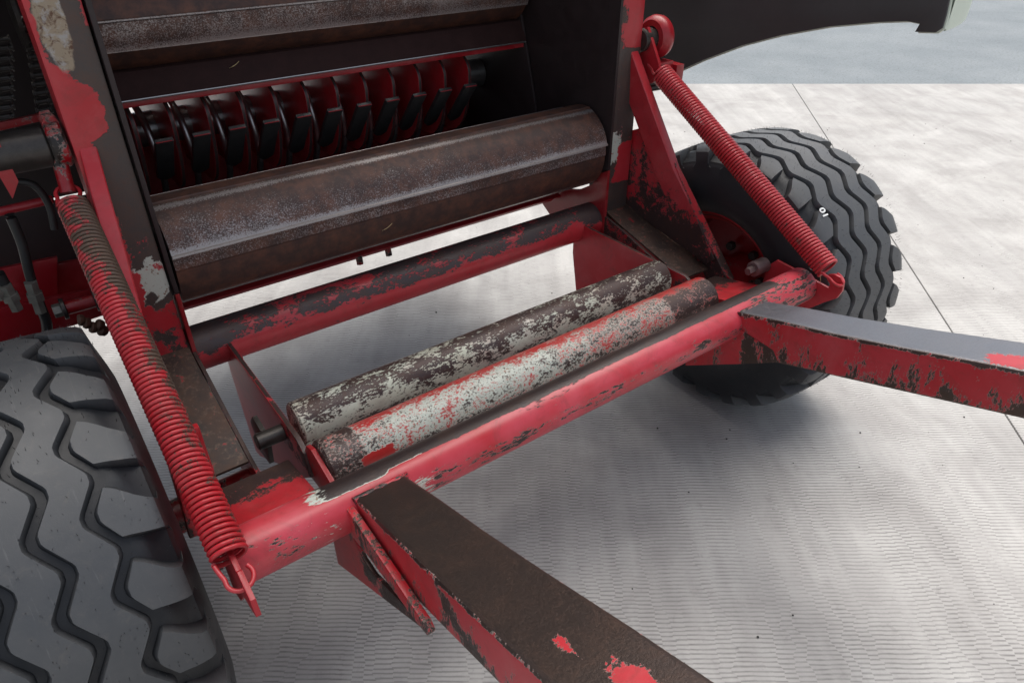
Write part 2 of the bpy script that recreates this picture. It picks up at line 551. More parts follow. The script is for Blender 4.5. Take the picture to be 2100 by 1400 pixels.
def ground_pt(a, b, z=0.0):                      # a to the right, b away, from the camera's foot
    p = Vector((CAM.x, CAM.y, z)) + RT * a + HD * b
    p.z = z
    return p


def slab(name, corners, top, depth, material, kind='structure', parent=None, bev=0.004):
    bm = bmesh.new()
    a = [ground_pt(x, y, top) for x, y in corners]; b = [ground_pt(x, y, top - depth) for x, y in corners]
    va = [bm.verts.new(p) for p in a]; vb = [bm.verts.new(p) for p in b]
    bm.faces.new(va); bm.faces.new(vb[::-1])
    for i in range(len(va)):
        j = (i + 1) % len(va)
        bm.faces.new((va[j], va[i], vb[i], vb[j]))
    bmesh.ops.recalc_face_normals(bm, faces=bm.faces)
    bevel(bm, bev, 2)
    o = finish(name, bm, material, parent, None, 40)
    if kind and parent is None:
        o['kind'] = kind
    return o


# one joint shows: it runs from far left of centre to the near right
jA = at(1630, 180, Z=0) - Vector((CAM.x, CAM.y, 0)); jB = at(2095, 900, Z=0) - Vector((CAM.x, CAM.y, 0))
ja = (jA.dot(RT), jA.dot(HD)); jb = (jB.dot(RT), jB.dot(HD))
slope = (ja[0] - jb[0]) / (ja[1] - jb[1])


def jx(b):
    return jb[0] + slope * (b - jb[1])


gap = 0.0028
NEAR = -14.0
sub_base = slab('ground', [(-80, -60), (80, -60), (80, 120), (-80, 120)], -0.03, 0.3, 'asphalt')
sub_base['label'] = 'packed ground under and around the paved yard'; sub_base['category'] = 'ground'
cs = slab('concrete_pavement', [(-18, NEAR), (jx(NEAR) - gap, NEAR), (jx(edge_d) - gap, edge_d), (-18, edge_d)], 0.0, 0.028, 'concrete')
cs['label'] = 'pale broomed concrete slab under the baler and its wheels'; cs['category'] = 'pavement'
cs2 = slab('concrete_pavement', [(jx(NEAR) + gap, NEAR), (24, NEAR), (24, edge_d), (jx(edge_d) + gap, edge_d)], 0.0, 0.028, 'concrete')
cs2['label'] = 'pale concrete slab right of the narrow joint, beyond the far tyre'; cs2['category'] = 'pavement'
jt = slab('joint_filler', [(jx(NEAR) - gap * 2, NEAR), (jx(NEAR) + gap * 2, NEAR), (jx(edge_d) + gap * 2, edge_d), (jx(edge_d) - gap * 2, edge_d)], -0.012, 0.014, 'joint', bev=0)
jt['label'] = 'dark filler in the joint between the concrete slabs'; jt['category'] = 'joint'
ap = slab('asphalt', [(-60, edge_d + 0.006), (60, edge_d + 0.006), (60, edge_d + 80), (-60, edge_d + 80)], -0.004, 0.024, 'asphalt')
ap['label'] = 'blue grey asphalt beyond the straight edge of the concrete'; ap['category'] = 'asphalt'

# ------------------------------------------------------------------ the baler
baler = empty('round_baler', ROOT_LOC)
baler['label'] = 'worn red round baler seen from behind with ramp, springs and two tyres'
baler['category'] = 'baler'

XI, XO = 0.625, 0.71                             # inner and outer side of the posts
YP = 1.455                                       # rear face of the posts

# --- posts -------------------------------------------------------------


OVAL = at(318, 572, Y=1.455)
RUSTY = at(104, 45, Y=1.455)


def post_wear(side):
    def f(c, n):
        if side < 0:
            x = (-c.x - XI) / (XO - XI)          # 0 at the inner edge, 1 at the outer
            if c.z > 1.20:
                wv = 0.95 - max(0, (x - 0.80) * 4) - max(0, (0.16 - x) * 5) * (c.z > 1.255)
            elif c.z > 1.075:
                wv = 0.5 + (0.24 - x) * 3.0
            else:
                wv = 0.5 + (0.62 - x) * 2.4
            if 1.165 < c.z <= 1.20:
                wv = max(wv, 0.5 + (0.55 - x) * 1.5)
            if c.z < 0.88:
                wv = min(wv, 0.68 - 0.25 * min(1, (0.88 - c.z) / 0.12))
            cr = 0.0
            k = blob(c, OVAL, (0.036, 0.2, 0.062))
            if k > 0:
                wv = max(0.62 + 0.5 * (k < 0.25), 0.55); cr = 0.5 * min(1, k * 3)
            if c.z < 0.70:
                wv = 0.46 - 0.10 * (c.z > 0.66)
            ru = 1.25 * blob(c, RUSTY, (0.036, 0.3, 0.13))
            return (wv, cr, ru)
        x = (c.x - XI) / (XO - XI)
        wv = 0.30 + (0.30 - x) * 1.3
        if c.z > 1.09:
            wv = 0.40 + (0.12 - x) * 0.9 + 0.10 * (c.z > 1.14)
        if 0.80 < c.z < 1.075:
            wv = 0.78 - abs(c.z - 0.95) * 0.9
        if c.z < 0.69:
            wv = 0.72
        if c.y < YP + 0.01 and n.x > 0.5:
            wv -= 0.2
        cr = 0.0
        k = blob(c, (0.635, YP, 0.795), (0.022, 0.2, 0.06))
        if k > 0:
            wv = 0.68; cr = 0.5 * min(1, k * 3)
        return (wv, cr)
    return f


for s in (-1, 1):
    bm = bmesh.new(); x = sorted((s * XI, s * XO))
    box(bm, (x[0], YP, 0.50), (x[1], YP + 0.085, 2.15), 0.004)
    p = finish('post', bm, 'post', baler, post_wear(s), 35, 0.022,
               'upright with rust eaten bare patch at its top, left of the rollers' if s < 0 else None)
    # side wall of the bale chamber, its edge shows beside the post
    x = sorted((s * (XI - 0.004), s * (XI - 0.013)))
    qa, qb, qc = yz(1227, 348, 0.615), yz(1206, 367, 0.615), yz(1172, 386, 0.615)
    pts = [(YP - 0.008, 2.15), (YP - 0.008, qa[1] + 0.012), qa, qb, qc, (qc[0] + 0.16, qc[1] - 0.03), (2.65, 0.58), (2.65, 2.15)]
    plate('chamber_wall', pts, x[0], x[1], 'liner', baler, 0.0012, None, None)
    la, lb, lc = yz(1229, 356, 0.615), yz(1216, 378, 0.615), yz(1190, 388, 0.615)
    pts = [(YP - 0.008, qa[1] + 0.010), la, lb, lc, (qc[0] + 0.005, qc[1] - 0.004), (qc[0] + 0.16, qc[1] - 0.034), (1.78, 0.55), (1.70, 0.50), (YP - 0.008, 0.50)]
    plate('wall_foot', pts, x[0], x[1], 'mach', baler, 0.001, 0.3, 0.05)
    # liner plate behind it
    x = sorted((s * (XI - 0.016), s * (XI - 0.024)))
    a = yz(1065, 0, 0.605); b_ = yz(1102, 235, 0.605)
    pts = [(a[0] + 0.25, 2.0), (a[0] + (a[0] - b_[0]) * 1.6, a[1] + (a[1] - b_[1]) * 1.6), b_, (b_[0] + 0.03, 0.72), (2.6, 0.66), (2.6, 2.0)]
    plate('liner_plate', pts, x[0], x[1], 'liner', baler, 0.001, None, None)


# --- frame tube across the bottom -----------------------------------------
TY, TZ, TR = 1.507, 0.562, 0.053


def tube_wear(c, n):
    k = max(0.0, min(1.0, (n.z - 0.05) / 0.35))
    wv = 0.08 + 0.49 * k
    wv += 0.06 * (n.z > 0.75)
    if abs(c.x) > 0.54:
        wv += 0.22
    wv += 0.13 * mnoise.noise(Vector((c.x * 5.5, 3.1, n.z * 1.5))) * k
    wv -= 0.10 * max(0, 1 - abs(c.x + 0.32) / 0.22) * k
    return wv


tube('cross_tube', (-XI - 0.06, TY, TZ), (XI + 0.06, TY, TZ), TR, 'tube', baler, tube_wear, 56, 90)

# --- side arms and feet ------------------------------------------------------
for s in (-1, 1):
    xi, xo = s * XI, s * 0.736
    # foot: sloping top plate, rusted
    bm = bmesh.new()
    prof = [(1.53, 0.612), (1.45, 0.602), (1.39, 0.582), (1.125, 0.512), (1.125, 0.506), (1.39, 0.576), (1.45, 0.596), (1.53, 0.606)]
    prism(bm, prof, min(xi, xo), max(xi, xo), 0.001)
    finish('arm_top_plate', bm, 'rustplate', baler, None, 35, None)
    # inner web of the arm
    pts = [(1.53, 0.598), (1.44, 0.590), (1.39, 0.578), (1.142, 0.505), (1.055, 0.492), (1.045, 0.47), (1.06, 0.40), (1.10, 0.37), (1.45, 0.42), (1.53, 0.46)]
    x = sorted((s * (XI - 0.003), s * (XI - 0.011)))
    plate('arm_web', pts, x[0], x[1], 'frame', baler, 0.0012, lambda c, n: 0.30 + 0.25 * (c.z > 0.5) + 0.2 * (abs(n.x) < 0.5), 0.03)
    x = sorted((s * 0.738, s * 0.746))
    pts2 = [(1.50, 0.60), (1.39, 0.58), (1.10, 0.53), (1.03, 0.50), (0.985, 0.455), (1.00, 0.40), (1.10, 0.36), (1.45, 0.40), (1.50, 0.46)]
    if s < 0:
        bm = bmesh.new()
        hexa(bm, [(-0.752, 1.035, 0.70), (-0.700, 1.035, 0.70), (-0.700, 1.050, 0.70), (-0.752, 1.050, 0.70)],
             [(-0.773, 1.015, 0.49), (-0.700, 1.015, 0.49), (-0.700, 1.030, 0.49), (-0.773, 1.030, 0.49)], 0.003)
        finish('end_plate', bm, 'frame', baler, lambda c, n: 0.30 + 0.3 * max(0, -c.x - 0.755) / 0.015, 35, 0.02)
    plate('arm_web', pts2, x[0], x[1], 'frame', baler, 0.0012, lambda c, n: 0.34 + 0.2 * (abs(n.x) < 0.5), 0.03)
    # diagonal brace: narrow front edge and deep side face
    bm = bmesh.new(); pth = [(0.671, 1.462, 1.072), (0.706, 1.282, 0.772), (0.737, 1.052, 0.498)]
    rings = []
    for k, q in enumerate(pth):
        q0 = pth[max(k - 1, 0)]; q1 = pth[min(k + 1, 2)]
        d = Vector((0, q1[1] - q0[1], q1[2] - q0[2])).normalized(); nrm = Vector((0, -d.z, d.y))
        dep = 0.075
        rings.append([bm.verts.new((s * q[0], q[1], q[2])), bm.verts.new((s * (q[0] + 0.030), q[1], q[2])),
                      bm.verts.new((s * (q[0] + 0.030), q[1] + nrm.y * dep, q[2] + nrm.z * dep)), bm.verts.new((s * q[0], q[1] + nrm.y * dep, q[2] + nrm.z * dep))])
    for A, B in zip(rings, rings[1:]):
        for k in range(4):
            bm.faces.new((A[k], A[(k + 1) % 4], B[(k + 1) % 4], B[k]))
    bm.faces.new(rings[0][::-1]); bm.faces.new(rings[-1])
    bmesh.ops.recalc_face_normals(bm, faces=bm.faces); bevel(bm, 0.005, 3)

    def brace_wear(c, n, s=s):
        wv = 0.14 + 0.10 * (n.y < -0.5)
        if s > 0:
            wv += 0.30 * max(0, (0.80 - c.z) / 0.25) + 0.12 * (n.x < -0.5)
            if n.x > 0.2:
                wv += 0.30
        return wv
    finish('brace', bm, 'frame', baler, brace_wear, 35, 0.025)
    # web between post and brace
    x = sorted((s * 0.716, s * 0.722))
    pts = [(1.54, 0.61), (1.125, 0.53), (1.10, 0.555), (1.31, 0.81), (1.36, 0.87), (1.43, 0.85), (1.54, 0.80)]
    plate('web_plate', pts, x[0], x[1], 'frame', baler, 0.001, lambda c, n: 0.36 + 1.2 * max(0, 0.80 - c.z), 0.03)
    # vertical bracket that carries the roller axle
    x = sorted((s * 0.536, s * 0.546))
    pts = [(1.47, 0.578), (1.05, 0.580), (1.02, 0.565), (1.00, 0.52), (1.06, 0.47), (1.16, 0.42), (1.42, 0.26), (1.455, 0.25), (1.50, 0.47), (1.50, 0.56)]
    plate('roller_bracket', pts, x[0], x[1], 'frame', baler, 0.0014,
          lambda c, n: 0.24 + 0.4 * (abs(n.x) < 0.5) + (0.35 * max(0, (1.2 - c.y) / 0.2) if c.z > 0.5 else 0), 0.035)
    # its back flange
    x = sorted((s * 0.546, s * 0.585)) if s > 0 else sorted((s * 0.512, s * 0.536))
    bm = bmesh.new()
    hexa(bm, [(x[0], 1.497, 0.55), (x[1], 1.497, 0.55), (x[1], 1.507, 0.55), (x[0], 1.507, 0.55)],
         [(x[0], 1.452, 0.25), (x[1], 1.452, 0.25), (x[1], 1.462, 0.25), (x[0], 1.462, 0.25)], 0.001)
    finish('bracket_flange', bm, 'clean', baler, 0.3, 35, None)

# stub of the roller axle and its dark lug, on the near bracket
tube('axle_stub', (-0.545, 1.128, 0.545), (-0.602, 1.128, 0.545), 0.017, 'oily', baler, None, 20, 4)
bm = bmesh.new(); prism(bm, [(1.22, 0.53), (1.19, 0.56), (1.12, 0.55), (1.14, 0.47), (1.20, 0.46)], -0.585, -0.575, 0.001)
finish('axle_lug', bm, 'oily', baler)

# --- bale ramp: rollers, tube, arms ---------------------------------------------
ramp_o = empty('bale_ramp', (0, 0.82, 0.58), baler)
ramp_o['label'] = 'hinged bale ramp with two scuffed rollers, worn tube and two arms'
RY, RZ, RR = 0.838, 0.583, 0.0455


def rollA(c, n):
    return 0.52 + 0.14 * (n.z - 0.2) - 0.10 * max(0, -n.y - 0.55) * 2 + 0.09 * (c.x > 0.3) + 0.25 * max(0, 0.1 - n.z)


def rollB(c, n):
    # red along the back of the crown, cream on the front, dark at the near end
    back = n.y + 0.35
    wv = 0.40 - 0.35 * back + 0.25 * max(0, min(1, (0.2 - abs(c.x + 0.1))))
    wv = 0.66 - 0.62 * max(0, back - 0.08)
    cr = 0.20 + 0.10 * mnoise.noise(Vector((c.x * 6, 2.0, n.z * 2)))
    if c.x > 0.10:
        wv -= 0.04; cr = 0.12
    if c.x > 0.36:
        cr = -0.02; wv += 0.08
    if c.x < -0.46:
        wv = 0.75; cr = 0.05
    if -0.47 < c.x < -0.405 and n.z < 0.45 and n.y < 0:
        wv = -0.2
    if -0.40 < c.x < 0.0 and n.z > 0.3:
        cr = 0.36
    return (wv, cr)


tube('roller', (-0.522, 1.125, 0.552), (0.522, 1.125, 0.552), 0.0470, 'rollerA', ramp_o, rollA, 48, 80, 0.004, 'thin roller with flaking cream paint over dark steel')
tube('roller', (-0.530, 0.974, 0.556), (0.530, 0.977, 0.556), 0.0525, 'rollerB', ramp_o, rollB, 56, 120, 0.005, 'thicker roller worn from red through cream to dark steel')
# end cheek of the front roller
plate('end_cheek', [(1.012, 0.588), (0.985, 0.598), (0.905, 0.575), (0.895, 0.55), (0.93, 0.51), (1.02, 0.50), (1.03, 0.56)], -0.541, -0.532, 'clean', ramp_o, 0.001, 0.3)


def ramptube_wear(c, n):
    up = n.y * 0.62 + n.z * 0.78                  # 1 on the side turned up and towards the rollers
    wv = 0.24
    cr = 0.0
    lim = 0.62 if c.x > -0.47 else 0.50
    if -0.615 < c.x < 0.62:
        k = min(1.0, max(0.0, (up - lim) / 0.10 + 0.5)) * min(1.0, (c.x + 0.615) / 0.05)
        wv = max(wv, 0.24 + 0.80 * k)
        if c.x < -0.40:
            cr = 0.20
    if c.x > 0.50:
        wv = max(wv, 0.40)
    wv += 0.17 * (-0.35 < n.z < 0.35 and n.y < 0) + 0.10 * mnoise.noise(Vector((c.x * 3, n.z * 5, 9)))
    return (wv, cr)


tube('ramp_tube', (-0.742, RY, RZ), (0.742, RY, RZ), RR, 'ramp', ramp_o, ramptube_wear, 72, 150, 0.003, 'long red tube worn dark along its top')

# arms (booms) reaching back towards the viewer
for s in (-1, 1):
    def P(Y, side, top):
        # side 0 inner, 1 outer
        f_ = (0.80 - Y) / 0.6
        xin = 0.443 - 0.025 * f_; xout = 0.538 + 0.004 * f_
        z = 0.617 + 0.172 * (0.82 - Y) / 0.57
        if not top:
            z -= 0.116 - 0.024 * f_
        return (s * (xout if side else xin), Y, z)
    ys = [0.815, 0.70, 0.58, 0.45, 0.30, 0.15, 0.02, -0.10]
    bm = bmesh.new()
    rings = []
    for y_ in ys:
        dip = -0.006 * math.exp(-((y_ - 0.52) / 0.1) ** 2)
        ring = []
        for (sd_, tp) in ((0, True), (1, True), (1, False), (0, False)):
            q = Vector(P(y_, sd_, tp))
            if tp:
                q.z += dip
            if y_ == ys[0] and not tp:
                q.y = 0.805
            ring.append(bm.verts.new(q))
        rings.append(ring)
    for A, B in zip(rings, rings[1:]):
        for k in range(4):
            j = (k + 1) % 4
            bm.faces.new((A[k], A[j], B[j], B[k]))
    bm.faces.new(rings[0][::-1]); bm.faces.new(rings[-1])
    bmesh.ops.recalc_face_normals(bm, faces=bm.faces)
    bevel(bm, 0.010, 4)

    def boom_wear(c, n, s=s):
        if 0.25 < n.z < 0.9 and abs(n.x) > 0.3:
            return (0.60, 0.03)
        if n.z > 0.6:
            wv = 0.99
            k = blob(c, (s * 0.475, 0.235, c.z), (0.030, 0.085, 1)) if s < 0 else blob(c, (s * 0.45, 0.27, c.z), (0.05, 0.09, 1))
            wv -= 1.1 * k if k > 0 else 0
            if s < 0:
                k = blob(c, (s * 0.497, 0.33, c.z), (0.012, 0.04, 1)); wv -= 0.9 * k
            return (wv, 0.0, -1.0 if s > 0 else 0.0)  # negative value: painted sky reflection, far arm only
        if abs(n.x) > 0.6 and n.z > -0.4:
            top = 0.617 + 0.172 * (0.82 - c.y) / 0.57
            h = (top - c.z) / 0.11
            wv = 0.22 + 0.38 * max(0, h - 0.2)
            if s < 0:
                wv += 0.32 * max(0, 1 - abs(c.y - 0.50 + (h - 0.5) * 0.14) / 0.05)
            else:
                wv += 0.14 * mnoise.noise(Vector((c.y * 26 + h * 1.2, 0.3, 5.0))) * min(1, max(0, h - 0.15) * 3) + 0.05
            if h < 0.10:
                wv += 0.15
            return (wv, 0.0)
        return (0.8, 0.0)
    finish('ramp_arm', bm, 'boom', ramp_o, boom_wear, 32, 0.016, 'near arm with dark brown worn top' if s < 0 else 'far arm with bare top painted with sky reflection and scratched red side')
    # gusset under the arm where it meets the tube: lower plate with curved edge, and a rib above it
    x = sorted((s * 0.5435, s * 0.551)) if s < 0 else sorted((s * 0.438, s * 0.446))
    pts = [(0.575, 0.556), (0.93, 0.345), (0.93, 0.43), (0.86, 0.555), (0.828, 0.550), (0.800, 0.532), (0.775, 0.512), (0.74, 0.508), (0.68, 0.530), (0.62, 0.553), (0.585, 0.565)]
    if s > 0:
        pts = [(0.745, 0.512), (0.93, 0.400), (0.93, 0.45), (0.86, 0.56), (0.80, 0.58), (0.70, 0.575), (0.68, 0.553)]
    plate('gusset', pts, x[0], x[1], 'boom', ramp_o, 0.0015, lambda c, n: 0.36 + 0.25 * (c.y < 0.78 and c.z > 0.47), 0.02)
    x = sorted((s * 0.5425, s * 0.556))
    pts = [(0.84, 0.592), (0.805, 0.612), (0.785, 0.612), (0.560, 0.592), (0.548, 0.580), (0.552, 0.570), (0.580, 0.566), (0.74, 0.558), (0.80, 0.548)]
    if s < 0:
        plate('gusset_rib', pts, x[0], x[1], 'boom', ramp_o, 0.003, lambda c, n: 0.46, 0.02)
    # weld bead between arm and tube
    bm = bmesh.new()
    path = [Vector((s * (0.440 + 0.10 * k / 10), 0.806 + 0.0015 * sin(k * 2.3), 0.618)) for k in range(11)]
    sweep(bm, path, lambda t_: 0.006 + 0.0012 * sin(t_ * 40), 8)
    finish('weld_bead', bm, 'ramp', ramp_o, 0.55, 60)

# hook brackets at the ends of the ramp tube (outlines in the plane of the plate)
hookpts = [yz(u, v, 0.745) for u, v in ((1594, 533), (1650, 562), (1700, 590), (1703, 582), (1697, 572), (1700, 562), (1712, 562), (1724, 568), (1731, 580), (1728, 597), (1717, 611), (1690, 620), (1640, 640), (1600, 645), (1570, 620), (1565, 580), (1575, 545))]
for s in (-1, 1):
    x = sorted((s * 0.742, s * 0.750))
    if s < 0:
        pts = [yz(1640, 640, 0.745), yz(1600, 645, 0.745), (0.90, 0.56), (0.88, 0.61), (0.84, 0.635), (0.78, 0.655), (0.755, 0.645), (0.745, 0.655), (0.70, 0.640), (0.690, 0.615), (0.72, 0.60), (0.76, 0.585)]
        plate('hook_plate', pts, x[0] + 0.006, x[1] + 0.006, 'clean', ramp_o, 0.0012, 0.2, 0.04)
    else:
        plate('hook_plate', hookpts, x[0], x[1], 'frame', ramp_o, 0.0012, lambda c, n: 0.12 + 0.25 * (abs(n.x) < 0.5), 0.03)
# bushing and bolt beside the far hook plate
p = at(1600, 560, X=0.72)
bu = tube('bushing', (0.742, 0.955, 0.592), (0.692, 0.955, 0.592), 0.021, 'bush', ramp_o, None, 28, 4, 0.002)
tube('bolt', (0.700, 0.955, 0.592), (0.670, 0.955, 0.592), 0.011, 'bush', ramp_o, None, 6, 2, 0.001)
# near side pivot box between the arm web and the tube
for s in (-1, 1):
    bm = bmesh.new()
    x = sorted((s * 0.562, s * (0.735 if s < 0 else 0.700)))
    hexa(bm, [(x[0], 1.075, 0.520), (x[1], 1.075, 0.520), (x[1], 1.075, 0.43), (x[0], 1.075, 0.43)],
         [(x[0], 0.855, 0.572), (x[1], 0.855, 0.572), (x[1], 0.855, 0.52), (x[0], 0.855, 0.52)], 0.004)
    finish('pivot_arm', bm, 'frame', ramp_o, lambda c, n: 0.28 + 0.50 * max(0, (c.y - 0.97) / 0.09), 35, 0.025)


# --- springs ---------------------------------------------------------------------
def spring(name, top, bot, r, wire, turns, wearf, label):
    root = empty(name, (top[0], top[1], top[2]), baler)
    if label:
        root['label'] = label
    p0 = Vector(top); p1 = Vector(bot); d = (p1 - p0); L = d.length; d.normalize(); u, v = frame_of(d)
    h0, h1 = 0.03, 0.032
    path = []
    N = turns * 18
    for i in range(N + 1):
        t_ = i / N; a = 2 * pi * turns * t_
        path.append(p0 + d * (h0 + (L - h0 - h1) * t_) + (u * cos(a) + v * sin(a)) * r)
    bm = bmesh.new(); sweep(bm, path, wire, 7)
    finish('coil', bm, 'spring', root, wearf, 70)
    # lower hook: from the coil to the centre and round
    for end, sg in ((p1, 1), (p0, -1)):
        base = end - d * sg * (h1 if sg > 0 else h0)
        pts = [base + u * r, base + u * r * 0.95 + d * sg * 0.008, base + u * 0.0205 + d * sg * 0.020]
        c = base + d * sg * 0.032
        for k in range(0, 9):
            a = radians(-15 + k * 29)
            pts.append(c + u * 0.0195 * cos(a) + d * sg * 0.0195 * sin(a))
        bm = bmesh.new(); sweep(bm, smooth_path(pts, 4), wire * 0.95, 8)
        finish('hook', bm, 'spring', root, 0.2, 70)
    return root


def sw_near(c, n):
    v = mnoise.noise(Vector((c.x * 9, c.y * 7, c.z * 7)))
    t_ = (1.44 - c.y) / 0.67
    return 0.27 + 0.34 * v + 0.40 * max(0, 0.95 - t_) * (0.2 + max(0, n.x + 0.45)) + 0.06 * (n.x > 0.2)


spring('tension_spring', (-0.742, 1.455, 0.985), (-0.742, 0.752, 0.636), 0.0242, 0.0038, 82, sw_near, 'near coil spring with brown worn coils')
spring('tension_spring', (0.742, 1.425, 1.020), (0.742, 0.752, 0.636), 0.0266, 0.0039, 80, lambda c, n: 0.24, 'far clean red coil spring stretched above the far tyre')


# --- chamber rollers ----------------------------------------------------------
def drum(name, cy, cz, R0, x0, x1, phase, label, strip=False):
    # cross-section: three pressed lobes with a fold line and a lapped strip each
    base = [(0, 0), (58, 0.001), (59.0, 0.0045), (61.0, 0.0045), (61.8, -0.0055), (63, -0.006), (75, -0.0055), (77, -0.0085), (90, -0.006), (104, -0.003), (118.6, 0.0), (119.2, 0.0022), (120, 0.0022)]
    if strip:
        base = [(0, 0.0), (1.2, 0.0035), (2.6, 0.0035), (4, 0.0), (18, 0.0005), (33, 0.001), (34.2, 0.002), (35.5, -0.004), (60, -0.004), (90, -0.003), (120, 0)]
    prof = []
    for k in range(3):
        for a, o in base[:-1]:
            prof.append((a + 120 * k, o))
    fine = []
    for (a, o), (a2, o2) in zip(prof, prof[1:] + [(360, 0)]):
        m_ = max(1, int((a2 - a) / 6))
        for q in range(m_):
            fine.append((a + (a2 - a) * q / m_, o + (o2 - o) * q / m_))
    bm = bmesh.new(); n = 70; rings = []
    for i in range(n + 1):
        x = x0 + (x1 - x0) * i / n
        rings.append([bm.verts.new((x, cy + (R0 + o) * cos(radians(a + phase)), cz + (R0 + o) * sin(radians(a + phase)))) for a, o in fine])
    m_ = len(fine)
    for A, B in zip(rings, rings[1:]):
        for k in range(m_):
            j = (k + 1) % m_
            bm.faces.new((A[k], A[j], B[j], B[k]))
    bm.faces.new(rings[0][::-1]); bm.faces.new(rings[-1])
    angs = phase

    def wf(c, nn):
        a = (degrees(atan2(c.z - cz, c.y - cy)) - phase) % 120
        wv = 0.10
        if strip:
            wv = 0.75 if a < 4 or 31.5 < a < 35 else (0.52 if a < 33 else 0.06)
        elif 10 < a < 58:
            wv = 0.16 + 0.36 * (a - 10) / 48
        elif a <= 62:
            wv = 0.85
        elif a < 77:
            wv = 0.46
        wv += 0.10 * mnoise.noise(Vector((c.x * 4, a * 0.05, 1.7)))
        return wv
    return finish(name, bm, 'drum', baler, wf, 25, None, label)


UPH = 174.0
drum('chamber_roller', 1.565, 0.789, 0.121, -0.606, 0.600, 106.4, 'lower brown ribbed feed roller above the cross tube')
drum('chamber_roller', 1.93, 1.200, 0.117, -0.606, 0.596, UPH, 'upper brown ribbed roller at the top edge', True)
for cy, cz in ((1.565, 0.793), (1.93, 1.2)):
    for s in (-1, 1):
        tube('roller_shaft', (s * 0.59, cy, cz), (s * 0.66, cy, cz), 0.03, 'oily', baler, None, 20, 3)

# dark guide sheet with a worn bright lip
bm = bmesh.new()
prism(bm, [(1.842, 1.036), (1.838, 1.040), (1.868, 1.094), (1.95, 1.12), (1.95, 1.116), (1.872, 1.09)], -0.608, 0.604, 0.0006)
gs = finish('guide_sheet', bm, 'dark', baler)
tube('sheet_lip', (-0.606, 1.841, 1.0375), (0.602, 1.841, 1.0375), 0.0032, 'steel', baler, None, 8, 30, 0.001)
bm = bmesh.new(); box(bm, (-0.606, 1.850, 1.020), (0.602, 1.858, 1.036), 0.001)
finish('backing_strip', bm, 'clean', baler, 0.1)
# wide red bars, fingers and scraper plates of the feed opening
FW_ = 0.0868
fing0 = None
for k in range(12):
    x = -0.585 + FW_ * k
    if fing0 is None:
        bm = bmesh.new()
        d = Vector((0, 0.67, -0.742)); nn = Vector((0, 0.742, 0.67))
        a = Vector((x, 1.80, 0.944)); wdt = 0.021
        L1 = 0.17
        pts = [a + Vector((-wdt, 0, 0)), a + Vector((wdt, 0, 0)), a + Vector((wdt, 0, 0)) + d * (L1 - 0.015), a + Vector((wdt - 0.014, 0, 0)) + d * L1, a + Vector((-wdt + 0.014, 0, 0)) + d * L1, a + Vector((-wdt, 0, 0)) + d * (L1 - 0.015)]
        va = [bm.verts.new(p) for p in pts]; vb = [bm.verts.new(p + nn * 0.012) for p in pts]
        bm.faces.new(va); bm.faces.new(vb[::-1])
        for i in range(6):
            bm.faces.new((va[(i + 1) % 6], va[i], vb[i], vb[(i + 1) % 6]))
        # support bar behind, running up
        bmesh.ops.recalc_face_normals(bm, faces=bm.faces); bevel(bm, 0.0015)
        fing0 = finish('feed_finger', bm, 'finger', baler)
        bm = bmesh.new(); box(bm, (x - 0.0195, 1.7985, 0.9450), (x + 0.018, 1.803, 0.9462))
        tip0 = finish('finger_edge', bm, 'frame', fing0, 0.35)
        tip0.location = (0, 0, 0)
        # scraper plate with rounded front edge
        bm = bmesh.new()
        arc = [(2.00 - 0.125 * cos(radians(t_)), 0.965 + 0.10 * sin(radians(t_)) * (0.65 if t_ > 0 else 2.0)) for t_ in range(-80, 81, 10)]
        prism(bm, [(2.24, 0.76)] + arc + [(2.24, 1.035)], x + FW_ * 0.44, x + FW_ * 0.56, 0.0015)
        scr0 = finish('scraper_plate', bm, 'frame', baler, lambda c, n: 0.12 + 0.8 * (abs(n.x) < 0.5), 30, None)
        # rotor tine: twisted bar between the plates, polished by the crop
        bm = bmesh.new()
        path = smooth_path([(x - 0.004, 2.09, 0.99), (x, 2.01, 0.95), (x + 0.004, 1.975, 0.88), (x + 0.008, 1.99, 0.80), (x + 0.01, 2.04, 0.73)], 6)
        sweep(bm, path, 0.009, 8)
        tin0 = finish('rotor_tine', bm, 'steel', baler, None, 60)
    else:
        o = sub(fing0, (FW_ * k, 0, 0)); t2 = sub(tip0, (0, 0, 0), o)
        sub(scr0, (FW_ * k, 0, 0)); sub(tin0, (FW_ * k, 0, 0))
tube('rotor_shaft', (-0.6, 2.10, 0.90), (0.6, 2.10, 0.90), 0.045, 'steel', baler, None, 28, 10)
bm = bmesh.new(); box(bm, (-0.605, 2.28, 0.42), (0.605, 2.30, 0.86), 0.002)
finish('back_panel', bm, 'mach', baler, lambda c, n: 0.3, 35, 0.06)
bm = bmesh.new(); box(bm, (-0.62, 1.74, 0.60), (0.62, 2.55, 0.612), 0.002)  # floor enlarged to block light from the ground beneath
finish('feed_floor', bm, 'liner', baler)
# thin red angle bar under the lower roller with two little bolts
bm = bmesh.new(); prism(bm, [(1.640, 0.600), (1.664, 0.606), (1.690, 0.570), (1.686, 0.567), (1.662, 0.600), (1.641, 0.596)], -0.62, 0.600, 0.0006)
finish('scraper_bar', bm, 'clean', baler, 0.2)
for u, v in ((735, 524), (795, 513)):
    p = at(u, v, Y=1.650)
    tube('bolt', (p.x, 1.650, 0.600), (p.x, 1.644, 0.571), 0.010, 'mach', baler, 0.5, 6, 2, 0.001)

